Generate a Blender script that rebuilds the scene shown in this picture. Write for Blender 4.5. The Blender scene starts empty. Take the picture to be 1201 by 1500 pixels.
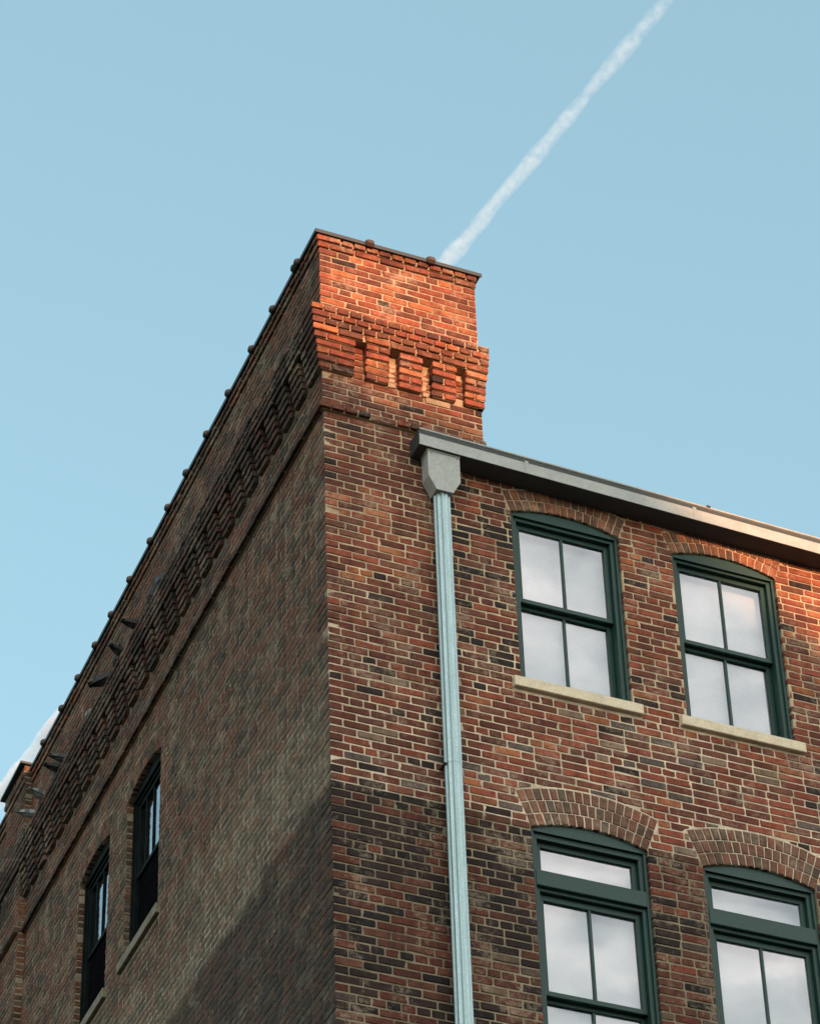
import bpy, bmesh, math, random
from mathutils import Vector, Matrix, noise as mnoise
C = bpy.context.scene.collection
sc = bpy.context.scene
PI = math.pi
rnd = random.Random(7)
CH = 0.0677            # one brick course with its joint
Z0 = 13.27             # joint below course 0
JT = 0.0125
def zk(k): return Z0 + k*CH

# ------------------------------------------------------------------ helpers
def warp(x, y, z):     # the old corner leans a little to the left as it rises
    return (x - 0.0175*(z-14.65)*min(1, max(0, 1-x/3.0)), y, z)
FRONT = (lambda u, n, z: warp(u, -n, z), True)
LEFT = (lambda u, n, z: warp(-n, u, z), False)
def RIGHT(x0): return (lambda u, n, z: warp(x0+n, u, z), True)
def STRAIGHT(): return (lambda u, n, z: (u, -n, z), True)

class MB:
    def __init__(s): s.v = []; s.f = []; s.m = []; s.c = []
    def add(s, vs, fs, mi=0, col=(1, 1, 1)):
        o = len(s.v); s.v += vs
        for f in fs:
            s.f.append(tuple(i+o for i in f)); s.m.append(mi); s.c.append(col)
    def box(s, fr, u0, u1, n0, n1, z0, z1, mi=0, col=(1, 1, 1), bev=0.0):
        F, fl = fr
        if bev > 0:
            b = min(bev, (u1-u0)*.4, (n1-n0)*.4, (z1-z0)*.4)
            bm = bmesh.new(); bmesh.ops.create_cube(bm, size=1)
            for v in bm.verts:
                v.co = Vector(((u0+u1)/2+v.co.x*(u1-u0), (n0+n1)/2+v.co.y*(n1-n0), (z0+z1)/2+v.co.z*(z1-z0)))
            bmesh.ops.bevel(bm, geom=bm.edges[:], offset=b, segments=1, affect='EDGES')
            bm.verts.index_update()
            vs = [F(*v.co) for v in bm.verts]; fs = [tuple(v.index for v in f.verts) for f in bm.faces]
            bm.free()
            if fl: fs = [f[::-1] for f in fs]
            s.add(vs, fs, mi, col); return
        vs = [F(u, n, z) for z in (z0, z1) for n in (n0, n1) for u in (u0, u1)]
        fs = [(0, 2, 3, 1), (4, 5, 7, 6), (0, 1, 5, 4), (2, 6, 7, 3), (0, 4, 6, 2), (1, 3, 7, 5)]
        if fl: fs = [f[::-1] for f in fs]
        s.add(vs, fs, mi, col)
    def quad(s, fr, pts, mi=0, col=(1, 1, 1)):
        F, fl = fr; vs = [F(*p) for p in pts]
        s.add(vs, [(3, 2, 1, 0) if fl else (0, 1, 2, 3)], mi, col)
    def brick(s, fr, out, n1, depth, col, mi=0, ch=0.004, jit=0.0013, tilt=0.0):
        F, fl = fr; n = len(out)
        cu = sum(p[0] for p in out)/n; cz = sum(p[1] for p in out)/n
        def J(a): return rnd.uniform(-a, a)
        o2 = [(u+J(jit), z+J(jit)) for u, z in out]
        vs = [F(u, n1-depth, z) for u, z in o2]
        vs += [F(u, n1-ch+J(.0006), z) for u, z in o2]
        ins = []
        tu, tz = J(tilt), J(tilt)
        for u, z in o2:
            du, dz = cu-u, cz-z; L = math.hypot(du, dz)+1e-9
            ins.append(F(u+ch*1.2*(1 if du > 0 else -1)*min(1, abs(du)/.01), n1+J(.0007)+tu*(u-cu)+tz*(z-cz), z+ch*(1 if dz > 0 else -1)*min(1, abs(dz)/.01)))
        vs += ins
        fs = []
        for i in range(n):
            j = (i+1) % n
            fs.append((i, j, n+j, n+i)); fs.append((n+i, n+j, 2*n+j, 2*n+i))
        fs.append(tuple(range(2*n, 3*n)))
        # outlines run counter-clockwise in (u,z); outward is +n
        if not fl: fs = [f[::-1] for f in fs]
        s.add(vs, fs, mi, col)
    def tube(s, pts, rad, seg=10, mi=0, col=(1, 1, 1), cap=True):
        rings = []
        for i, p in enumerate(pts):
            p = Vector(p); r = rad[i] if isinstance(rad, (list, tuple)) else rad
            d = Vector(pts[min(i+1, len(pts)-1)])-Vector(pts[max(i-1, 0)]); d.normalize()
            a = d.orthogonal().normalized() if abs(d.z) < .99 else Vector((1, 0, 0)); b = d.cross(a).normalized()
            rings.append([tuple(p+a*math.cos(t)*r+b*math.sin(t)*r) for t in [2*PI*k/seg for k in range(seg)]])
        vs = [v for r in rings for v in r]; fs = []
        for i in range(len(rings)-1):
            for k in range(seg):
                fs.append((i*seg+k, i*seg+(k+1) % seg, (i+1)*seg+(k+1) % seg, (i+1)*seg+k))
        if cap: fs.append(tuple(range(seg))[::-1]); fs.append(tuple((len(rings)-1)*seg+k for k in range(seg)))
        s.add(vs, fs, mi, col)
    def build(s, name, mats, parent=None, smooth=False):
        me = bpy.data.meshes.new(name); me.from_pydata(s.v, [], s.f); me.update()
        for m in (mats if isinstance(mats, (list, tuple)) else [mats]): me.materials.append(m)
        me.polygons.foreach_set('material_index', s.m)
        if smooth: me.polygons.foreach_set('use_smooth', [True]*len(s.f))
        ca = me.color_attributes.new('tone', 'FLOAT_COLOR', 'CORNER')
        buf = []
        for f, c in zip(s.f, s.c): buf += [c[0], c[1], c[2], 1.0]*len(f)
        ca.data.foreach_set('color', buf)
        o = bpy.data.objects.new(name, me); C.objects.link(o)
        if parent: o.parent = parent
        return o
def empty(name, loc=(0, 0, 0)):
    o = bpy.data.objects.new(name, None); C.objects.link(o); o.location = loc; return o
def tag(o, label=None, cat=None, group=None, kind=None):
    if label: o['label'] = label
    if cat: o['category'] = cat
    if group: o['group'] = group
    if kind: o['kind'] = kind
    return o

# ------------------------------------------------------------------ materials
def newmat(name):
    m = bpy.data.materials.new(name); m.use_nodes = True
    nt = m.node_tree; b = nt.nodes['Principled BSDF']
    return m, nt, b
def N(nt, t, **k):
    n = nt.nodes.new(t)
    for a, v in k.items():
        if a.startswith('i_'): n.inputs[a[2:].replace('_', ' ')].default_value = v
        else: setattr(n, a, v)
    return n
def noise(nt, scale, detail=4, rough=.6, vec=None, sc3=None):
    n = N(nt, 'ShaderNodeTexNoise'); n.inputs['Scale'].default_value = scale
    n.inputs['Detail'].default_value = detail; n.inputs['Roughness'].default_value = rough
    g = N(nt, 'ShaderNodeNewGeometry')
    if sc3:
        mp = N(nt, 'ShaderNodeMapping'); mp.inputs['Scale'].default_value = sc3
        nt.links.new(g.outputs['Position'], mp.inputs['Vector']); nt.links.new(mp.outputs['Vector'], n.inputs['Vector'])
    else: nt.links.new(g.outputs['Position'], n.inputs['Vector'])
    return n
def ramp(nt, src, stops):
    r = N(nt, 'ShaderNodeValToRGB'); e = r.color_ramp.elements
    e[0].position, e[0].color = stops[0][0], (*stops[0][1], 1)
    e[1].position, e[1].color = stops[-1][0], (*stops[-1][1], 1)
    for p, c in stops[1:-1]:
        x = e.new(p); x.color = (*c, 1)
    nt.links.new(src, r.inputs['Fac']); return r
def mul(nt, a, b, fac=1.0, mode='MULTIPLY'):
    m = N(nt, 'ShaderNodeMix', data_type='RGBA', blend_type=mode)
    if isinstance(fac, float): m.inputs[0].default_value = fac
    else: nt.links.new(fac, m.inputs[0])
    for s, i in ((a, 6), (b, 7)):
        if isinstance(s, tuple): m.inputs[i].default_value = (*s, 1)
        else: nt.links.new(s, m.inputs[i])
    return m.outputs[2]
def bump(nt, b, h, strength, dist):
    bp = N(nt, 'ShaderNodeBump'); bp.inputs['Strength'].default_value = strength; bp.inputs['Distance'].default_value = dist
    nt.links.new(h, bp.inputs['Height']); nt.links.new(bp.outputs['Normal'], b.inputs['Normal'])

def brick_mat(name, smear, big=1.0):
    m, nt, b = newmat(name)
    at = N(nt, 'ShaderNodeAttribute', attribute_name='tone')
    n1 = noise(nt, 60, 6, .7); n2 = noise(nt, 14, 4, .6); n3 = noise(nt, 1.6, 3, .5)
    c = mul(nt, at.outputs['Color'], ramp(nt, n1.outputs['Fac'], [(.3, (.62, .60, .60)), (.7, (1.3, 1.3, 1.3))]).outputs['Color'])
    c = mul(nt, c, ramp(nt, n2.outputs['Fac'], [(.3, (.6, .56, .55)), (.5, (1, 1, 1)), (.72, (1.25, 1.2, 1.1))]).outputs['Color'])
    c = mul(nt, c, ramp(nt, n3.outputs['Fac'], [(.3, (1-.18*big,)*3), (.7, (1+.12*big,)*3)]).outputs['Color'])
    n6 = noise(nt, 1.0, 5, .65, sc3=(7, 7, .55))
    c = mul(nt, c, ramp(nt, n6.outputs['Fac'], [(.35, (.72, .72, .74)), (.55, (1.04, 1.04, 1.03))]).outputs['Color'])
    # thin smears of old mortar over the faces
    n4 = noise(nt, 22, 5, .75); n5 = noise(nt, 3.2, 2, .5)
    mm = N(nt, 'ShaderNodeMath', operation='MULTIPLY'); nt.links.new(n4.outputs['Fac'], mm.inputs[0]); nt.links.new(n5.outputs['Fac'], mm.inputs[1])
    f = ramp(nt, mm.outputs[0], [(.27, (0, 0, 0)), (.42, (smear, smear, smear))])
    c = mul(nt, c, (.36, .29, .20), f.outputs['Color'], 'MIX')
    nt.links.new(c, b.inputs['Base Color']); b.inputs['Roughness'].default_value = .9
    b.inputs['Specular IOR Level'].default_value = .25
    bump(nt, b, n1.outputs['Fac'], .55, .004)
    return m
def mortar_mat(name, zones, bmp=.8):
    m, nt, b = newmat(name)
    g = N(nt, 'ShaderNodeNewGeometry'); sx = N(nt, 'ShaderNodeSeparateXYZ'); nt.links.new(g.outputs['Position'], sx.inputs[0])
    mr = N(nt, 'ShaderNodeMapRange'); mr.inputs['From Min'].default_value = 10; mr.inputs['From Max'].default_value = 20
    nt.links.new(sx.outputs['Z'], mr.inputs['Value'])
    r = ramp(nt, mr.outputs[0], [((z-10)/10, c) for z, c in zones])
    n1 = noise(nt, 70, 6, .7); n2 = noise(nt, 5, 4, .6); n3 = noise(nt, 1.1, 4, .6)
    c = mul(nt, r.outputs['Color'], ramp(nt, n1.outputs['Fac'], [(.3, (.7, .7, .7)), (.7, (1.2, 1.2, 1.2))]).outputs['Color'])
    c = mul(nt, c, ramp(nt, n2.outputs['Fac'], [(.3, (.55, .55, .55)), (.55, (1, 1, 1)), (.75, (1.15, 1.15, 1.15))]).outputs['Color'])
    c = mul(nt, c, ramp(nt, n3.outputs['Fac'], [(.35, (.75, .75, .75)), (.65, (1.1, 1.1, 1.1))]).outputs['Color'])
    nt.links.new(c, b.inputs['Base Color']); b.inputs['Roughness'].default_value = .95
    b.inputs['Specular IOR Level'].default_value = .15
    bump(nt, b, n1.outputs['Fac'], bmp, .006)
    return m
def paint_mat(name, col, rough=.45, dirt=.3, scale=9, grime=(.03, .035, .03), spec=.5, metal=0.0, streak=None):
    m, nt, b = newmat(name)
    n1 = noise(nt, scale, 6, .65, sc3=streak); n2 = noise(nt, 55, 3, .6)
    f = ramp(nt, n1.outputs['Fac'], [(.45, (0, 0, 0)), (.75, (dirt, dirt, dirt))])
    c = mul(nt, col, grime, f.outputs['Color'], 'MIX')
    c = mul(nt, c, ramp(nt, n2.outputs['Fac'], [(.3, (.86, .86, .86)), (.7, (1.1, 1.1, 1.1))]).outputs['Color'])
    nt.links.new(c, b.inputs['Base Color']); b.inputs['Roughness'].default_value = rough
    b.inputs['Specular IOR Level'].default_value = spec; b.inputs['Metallic'].default_value = metal
    bump(nt, b, n1.outputs['Fac'], .12, .006)
    return m

M = {}
M['brick_front'] = brick_mat('weathered red brick', .55)
M['brick_side'] = brick_mat('sooty brown brick with painted shade', .45, .35)
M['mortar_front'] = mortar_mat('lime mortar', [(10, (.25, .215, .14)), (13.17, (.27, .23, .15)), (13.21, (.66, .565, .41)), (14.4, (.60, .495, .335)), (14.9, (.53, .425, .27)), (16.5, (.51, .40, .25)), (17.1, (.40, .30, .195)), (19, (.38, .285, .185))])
M['mortar_side'] = mortar_mat('grimy mortar with dentil shade', [(10, (.125, .112, .08)), (13.2, (.125, .112, .08)), (13.24, (.44, .40, .31)), (14.0, (.40, .36, .27)), (14.6, (.27, .235, .17)), (16.6, (.30, .25, .17)), (17.06, (.20, .175, .12)), (17.1, (.085, .08, .06)), (17.7, (.10, .095, .07)), (17.75, (.19, .17, .125)), (18.6, (.19, .17, .125))])  # the dark stops around the dentils put their shade into the colour
M['green'] = paint_mat('dark green window paint', (.0065, .040, .031), .5, .3, spec=.35)
M['green_shaded'] = paint_mat('green window paint darkened for shade', (.0022, .0065, .006), .75, .3, spec=.08)  # same green paint, darkened to carry the shade of the left wall
M['stone'] = paint_mat('cut limestone sill', (.64, .56, .40), .85, .45, 12, (.28, .23, .15), .2)
M['stone_side'] = paint_mat('darker limestone sill', (.20, .18, .13), .9, .8, 16, (.05, .05, .04), .2)  # darker and blotchier than the front sills
M['gutter'] = paint_mat('painted gutter metal', (.33, .355, .325), .5, .5, 6, (.17, .175, .15), .4)
M['gutter_dark'] = paint_mat('dark gutter and lip shadow paint', (.016, .028, .026), .6, .3)  # dark gutter metal, also the painted shadow strip under the lip
M['soffit'] = paint_mat('gutter underside darkened for shade', (.06, .064, .064), .8, .3)  # bottom face of the gutter, its shade painted in as a dark colour
M['pipe'] = paint_mat('pale blue green pipe paint', (.31, .43, .43), .32, .45, 5, (.16, .23, .23), .6, .45, streak=(6, 6, .6))
M['coping'] = paint_mat('dark coping metal', (.014, .022, .025), .55, .4)
M['hub'] = paint_mat('rusty coping clip', (.055, .034, .022), .8, .5)
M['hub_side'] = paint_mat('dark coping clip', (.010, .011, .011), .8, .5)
M['asphalt'] = paint_mat('asphalt', (.035, .035, .035), .9, .3, 2, (.03, .03, .03), .2)
M['concrete'] = paint_mat('pavement concrete', (.14, .135, .125), .9, .4, 3, (.09, .085, .08), .2)
M['roof'] = paint_mat('roof felt', (.06, .06, .06), .9, .3, 3)
M['void'] = paint_mat('dark room interior', (.004, .004, .005), 1.0, .1, spec=0.0)
def blind_mat():
    m, nt, b = newmat('white blind slats')
    n1 = noise(nt, 3, 3, .5)
    c = ramp(nt, n1.outputs['Fac'], [(.3, (.31, .32, .33)), (.7, (.36, .37, .38))])
    nt.links.new(c.outputs['Color'], b.inputs['Base Color']); b.inputs['Roughness'].default_value = .6
    return m
M['blind'] = blind_mat()
def glass_mat():
    m, nt, b = newmat('window glass'); nt.nodes.remove(b)
    out = nt.nodes['Material Output']
    gl = N(nt, 'ShaderNodeBsdfGlossy'); gl.inputs['Roughness'].default_value = .015; gl.inputs['Color'].default_value = (.95, .97, 1, 1)
    tr = N(nt, 'ShaderNodeBsdfTransparent'); tr.inputs['Color'].default_value = (.98, .985, .98, 1)
    lw = N(nt, 'ShaderNodeLayerWeight'); lw.inputs['Blend'].default_value = .5
    pw_ = N(nt, 'ShaderNodeMath', operation='POWER'); nt.links.new(lw.outputs['Facing'], pw_.inputs[0]); pw_.inputs[1].default_value = 5
    fr = N(nt, 'ShaderNodeMapRange'); nt.links.new(pw_.outputs[0], fr.inputs['Value']); fr.inputs['To Min'].default_value = .13
    n1 = noise(nt, 2.2, 2, .5)
    bp = N(nt, 'ShaderNodeBump'); bp.inputs['Strength'].default_value = .03; bp.inputs['Distance'].default_value = .02
    nt.links.new(n1.outputs['Fac'], bp.inputs['Height']); nt.links.new(bp.outputs['Normal'], gl.inputs['Normal'])
    mx = N(nt, 'ShaderNodeMixShader'); nt.links.new(fr.outputs[0], mx.inputs[0]); nt.links.new(tr.outputs[0], mx.inputs[1]); nt.links.new(gl.outputs[0], mx.inputs[2])
    nt.links.new(mx.outputs[0], out.inputs['Surface'])
    return m
M['glass'] = glass_mat()

# ------------------------------------------------------------------ brick colours
def lerp(a, b, t): return tuple(x+(y-x)*t for x, y in zip(a, b))
P = dict(red=(.255, .072, .040), brown=(.160, .062, .038), maroon=(.150, .048, .030), dark=(.042, .026, .022), black=(.024, .019, .018),
         orange=(.330, .118, .052), tan=(.21, .145, .095), grey=(.12, .092, .075))
def pick(w):
    t = rnd.random()*sum(w.values())
    for k, v in w.items():
        t -= v
        if t <= 0: break
    c = P[k]; s = rnd.uniform(.66, 1.05); r = rnd.uniform(-.06, .06)
    return (c[0]*s*(1+r), c[1]*s, c[2]*s*(1-r))
def patch(x, z, s, seed):   # slow value noise for clustering kinds of brick
    return .5+.5*math.sin(x*s*1.7+seed+1.3*math.sin(z*s*1.1+seed*2))*math.sin(z*s*2.3-seed+1.1*math.sin(x*s*.9))
def tone_front(x, z):
    q = patch(x, z, 1.3, 2.0)
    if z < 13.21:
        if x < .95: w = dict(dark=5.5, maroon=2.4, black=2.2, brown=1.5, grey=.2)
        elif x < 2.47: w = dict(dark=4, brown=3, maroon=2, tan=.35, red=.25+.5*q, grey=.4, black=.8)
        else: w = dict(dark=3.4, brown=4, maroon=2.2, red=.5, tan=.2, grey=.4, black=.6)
    elif z < 14.42:
        if x < .95: w = dict(maroon=4.5, brown=3, dark=1.6, red=.9, tan=.45, grey=.4)
        else: w = dict(red=4.5, maroon=2.8, brown=2, orange=.7, grey=1.1, dark=.9, tan=.35)
    elif z < 16.66:
        if x < .95:
            if 15.0 < z < 15.9: w = dict(red=3.2+q, maroon=3.4, brown=2, orange=.9, dark=.8)
            elif z < 15.0: w = dict(maroon=4, brown=2.6, dark=2.6, red=1.2, black=.4)
            else: w = dict(maroon=4, brown=3, dark=2.2, red=1, orange=.35)
        elif x < 1.6: w = dict(maroon=3.6, dark=3.4, brown=1.7, red=1.3, black=.7)
        else: w = dict(red=4.2, maroon=3, brown=1.8, orange=1.1, dark=.9, tan=.2)
    elif z < 17.06: w = dict(maroon=4, brown=3.3, red=1.8, orange=.8, dark=1.6, tan=.3)
    else: w = dict(red=4.5, orange=2.4, brown=1.5, maroon=1.8, dark=.5)
    nz_ = mnoise.noise(Vector((x*1.4, z*2.2, 3.1)))+.5*mnoise.noise(Vector((x*4, z*6, 8.3)))
    f = max(.06, .5+2.3*nz_)
    for q_ in ('dark', 'black', 'grey'):
        if q_ in w: w[q_] *= f
    c = pick(w)
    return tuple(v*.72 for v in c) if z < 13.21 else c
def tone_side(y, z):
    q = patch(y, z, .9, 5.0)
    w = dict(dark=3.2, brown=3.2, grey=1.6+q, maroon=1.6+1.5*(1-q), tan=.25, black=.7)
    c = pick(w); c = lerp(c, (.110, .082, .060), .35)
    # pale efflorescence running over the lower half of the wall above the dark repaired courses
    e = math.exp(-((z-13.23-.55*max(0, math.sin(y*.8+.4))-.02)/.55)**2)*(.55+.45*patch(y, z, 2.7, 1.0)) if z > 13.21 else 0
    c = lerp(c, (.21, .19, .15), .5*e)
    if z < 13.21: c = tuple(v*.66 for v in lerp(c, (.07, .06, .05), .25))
    if 17.04 < z < 17.76: c = tuple(v*.5 for v in c)  # dentil band darkened in colour to deepen the shade of its slots
    if 16.64 < z < 16.73: c = tuple(v*.5 for v in c)  # string course bricks darkened too, painting in its shadow line
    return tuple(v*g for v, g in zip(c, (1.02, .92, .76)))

# ------------------------------------------------------------------ openings
class Opening:
    def __init__(s, u0, u1, zb, sp, cr, rings):
        s.u0, s.u1, s.zb, s.sp, s.cr, s.rings = u0, u1, zb, sp, cr, rings
        s.um = (u0+u1)/2; w = (u1-u0)/2; h = cr-sp; s.w = w
        s.R = (h*h+w*w)/(2*h); s.zc = cr-s.R; s.Re = s.R+rings*.104
        s.a = math.asin(w/s.R); s.we = s.Re*math.sin(s.a); s.ze = s.zc+s.Re*math.cos(s.a)
    def intr(s, u): d = u-s.um; return s.zc+math.sqrt(max(0, s.R**2-d*d))
    def extr(s, u): d = u-s.um; return s.zc+math.sqrt(max(0, s.Re**2-d*d))
    def half(s, z):
        if z <= s.zb: return None
        if z <= s.sp: return s.w
        if z <= s.ze: return s.w+(z-s.sp)*math.tan(s.a)
        return None
OPF = [Opening(1.54, 2.46, 14.475, 16.10, 16.18, 2), Opening(2.92, 3.84, 14.468, 16.08, 16.165, 2),
       Opening(1.545, 2.475, 10.98, 13.165, 13.25, 3), Opening(2.925, 3.85, 10.98, 13.14, 13.225, 3)]
OPL = [Opening(3.94, 4.86, 14.475, 16.08, 16.165, 2), Opening(5.385, 6.29, 14.475, 16.08, 16.165, 2)]
for o in OPF[:2]+OPL: o.sill = (-.06, .035, .095)
def wall_brick(mb, fr, a, b, k, n1, ops, tone, depth=.014, mi=0, vscale=1.0):
    z0, z1 = zk(k)+JT/2, zk(k+1)-JT/2
    zm = (z0+z1)/2; segs = [(a, b)]
    for o in ops:
        # the stone sill takes the course below the opening
        if o.zb-.10 < zm < o.zb: hw = o.w+.075
        else: hw = o.half(zm)
        if hw is None: continue
        ns = []
        for s0, s1 in segs:
            lo, hi = o.um-hw-JT*.6*(zm > o.sp), o.um+hw+JT*.6*(zm > o.sp)
            if s1 <= lo or s0 >= hi: ns.append((s0, s1)); continue
            if s0 < lo: ns.append((s0, lo))
            if s1 > hi: ns.append((hi, s1))
        segs = ns
    for s0, s1 in segs:
        if s1-s0 < .018: continue
        near = any(o.zb-.1 < zm < o.ze and (abs(s1-(o.um-o.w)) < .09 or abs(s0-(o.um+o.w)) < .09) for o in ops)
        d = max(depth, .085) if near else depth
        bot = []; arch = None
        for o in ops:
            if z0 < o.cr+o.rings*.104+.02 and z1 > o.ze and s1 > o.um-o.we and s0 < o.um+o.we: arch = o
        q = rnd.uniform(.003, .010)
        if arch:
            n = 7; pts = [(s0+(s1-s0)*i/n) for i in range(n+1)]
            run = []
            for u in pts+[None]:
                if u is not None:
                    t = arch.extr(u)+JT if abs(u-arch.um) < arch.we+.01 else z0
                    zb = max(z0, t)
                    if z1-zb > .012: run.append((u, zb)); continue
                if len(run) > 2:
                    out = run+[(run[-1][0], z1), (run[0][0], z1)]
                    mb.brick(fr, out, n1+rnd.uniform(-.0012, .0012), d, tone((run[0][0]), zm), mi)
                run = []
            continue
        out = [(s0+q, z0), (s1-q, z0), (s1, z0+q*.8), (s1, z1-q*.8), (s1-q, z1), (s0+q, z1), (s0, z1-q*.8), (s0, z0+q*.8)]
        if rnd.random() < .24:  # a knocked-off arris
            i = rnd.randrange(8); out[i] = (out[i][0]+(.011 if out[i][0] < (s0+s1)/2 else -.011), out[i][1]+(.008 if out[i][1] < zm else -.008))
        mb.brick(fr, out, n1+rnd.uniform(-.0015, .0015), d, tone(s0, zm), mi, tilt=.02)

def run_course(mb, fr, a, b, k, n1, ops, tone, full_first, first_len=None, start=None, depth=.014):
    """lay one course from a to b: common bond with a header course every sixth"""
    u = a; i = 0
    header = k % 6 == 3
    while u < b-.01:
        if i == 0 and first_len: L = first_len
        elif header: L = .0963
        else: L = .2027 if (i > 0 or full_first) else .0963
        if i > 0 and rnd.random() < .025 and not header: L = .0963
        L += rnd.uniform(-.002, .002)
        e = min(u+L, b)
        if b-e < .05: e = b
        if e-u > .02: wall_brick(mb, fr, u, e, k, n1, ops, tone, depth=depth if i else max(depth, .014))
        u = e+JT+rnd.uniform(-.001, .001); i += 1

def arch_bricks(mb, fr, o, n1, tone):
    for r in range(o.rings):
        ri, ro = o.R+r*.104+.004, o.R+(r+1)*.104-.005
        cnt = int(round(2*o.a*(ri+ro)/2/.0665)); da = 2*o.a/cnt
        for i in range(cnt):
            a0, a1 = -o.a+i*da+.0048/ri, -o.a+(i+1)*da-.0048/ri
            out = [(o.um+ri*math.sin(a0), o.zc+ri*math.cos(a0)), (o.um+ri*math.sin(a1), o.zc+ri*math.cos(a1)),
                   (o.um+ro*math.sin(a1), o.zc+ro*math.cos(a1)), (o.um+ro*math.sin(a0), o.zc+ro*math.cos(a0))]
            mb.brick(fr, out, n1+rnd.uniform(-.002, .002), .10 if r == 0 else .014, tone(o.um, (o.zc+ro)), jit=.002)

def backing(mb, fr, u0, u1, z0, z1, ops, mi, rec=-.0055, deep=.22):
    """mortar bed behind the bricks with arched openings and their reveals"""
    us = {u0, u1}
    for o in ops:
        for i in range(13): us.add(o.u0-.004+(o.u1-o.u0+.008)*i/12)
    us = sorted(us)
    for a, b in zip(us[:-1], us[1:]):
        cuts = sorted([o for o in ops if a >= o.u0-.005 and b <= o.u1+.005], key=lambda o: o.zb)
        za = zb = z0
        for o in cuts:
            mb.quad(fr, [(a, rec, za), (b, rec, zb), (b, rec, o.zb-.003), (a, rec, o.zb-.003)], mi)
            ta, tb = o.intr(a)+.004, o.intr(b)+.004
            mb.quad(fr, [(a, rec, ta), (b, rec, tb), (b, -deep, tb), (a, -deep, ta)], mi)
            mb.quad(fr, [(a, -deep, o.zb-.003), (b, -deep, o.zb-.003), (b, rec, o.zb-.003), (a, rec, o.zb-.003)], mi)
            za, zb = ta, tb
        mb.quad(fr, [(a, rec, za), (b, rec, zb), (b, rec, z1), (a, rec, z1)], mi)
    for o in ops:
        for u in (o.u0-.004, o.u1+.004):
            t = o.intr(max(o.u0, min(o.u1, u)))+.004
            mb.quad(fr, [(u, rec, o.zb-.003), (u, -deep, o.zb-.003), (u, -deep, t), (u, rec, t)], mi)

# ------------------------------------------------------------------ the building
bld = empty('brick_building')
tag(bld, 'old red brick building with green sash windows, corbelled corner pier and pale gutter', 'building')
KB = -46                      # lowest course laid brick by brick
ZB = zk(KB)
XR, YL = 7.2, 10.6            # ends of the modelled walls
PW = 1.33                     # width of the corner pier above the roof
pw = MB()
# projections of the corbelled courses, bottom to top
corb = {56: .036, 57: .048, 58: .058, 59: .068, 60: .083, 61: .098, 62: .108, 63: .116, 64: .118}
def base(k): return .012 if k >= 50 else 0.0
def proj(k):
    if k == 50: return .046
    if k in corb: return base(k)+corb[k]
    if k == 76: return base(k)+.016
    if k == 77: return base(k)+.030
    return base(k)
SLOT_F = [(.245, .340), (.533, .620), (.812, .896), (1.10, 1.178)]
SLOT_L = []
v = .232
while v < 10.4: SLOT_L.append((v, v+.082)); v += .2853
def in_slots(a, b, sl): return [(s0, s1) for s0, s1 in sl if s1 > a and s0 < b]
def stone_tone(f): return lambda u, z: f(u, z)

front = MB(); side = MB()
PY0, PY1, PP = 8.16, 8.86, .072      # buttress far along the left wall
# --- corner bricks, whole boxes that show on both faces
def corner(k, p):
    full = (k % 2 == 1)
    L = .2027 if full else .0963
    if k % 6 == 3: L = .150
    D = .0963 if full else .2027
    z0, z1 = zk(k)+JT/2, zk(k+1)-JT/2
    t = tone_front(0.05, (z0+z1)/2)
    j = rnd.uniform(-.004, .003); c = .006
    x0, x1, y0, y1 = -p+j, L-p, -p+j, D-p
    pts = [(x0, y1), (x0, y0+c), (x0+c, y0), (x1, y0), (x1, y1)]
    vs = []
    chip = rnd.random() < .25
    for zz, ins in ((z0, .003), (z0+.004, 0), (z1-.004, 0), (z1, .003)):
        for i, (x, y) in enumerate(pts):
            q = ins+(.008*rnd.random() if chip and i in (1, 2) else 0)
            vs.append(warp(x+(q if x < x0+.02 else 0), y+(q if y < y0+.02 else 0), zz))
    fs = []
    for r in range(3):
        for i in range(5):
            jn = (i+1) % 5; fs.append((r*5+i, r*5+jn, (r+1)*5+jn, (r+1)*5+i))
    fs += [(4, 3, 2, 1, 0), (15, 16, 17, 18, 19)]
    m = sum(t)/3
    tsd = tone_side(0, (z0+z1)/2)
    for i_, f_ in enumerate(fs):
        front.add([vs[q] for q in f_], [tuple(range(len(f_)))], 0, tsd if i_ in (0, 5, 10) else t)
    return L-p+JT, D-p+JT
ts = lambda u, z: tone_side(u, z)
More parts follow.
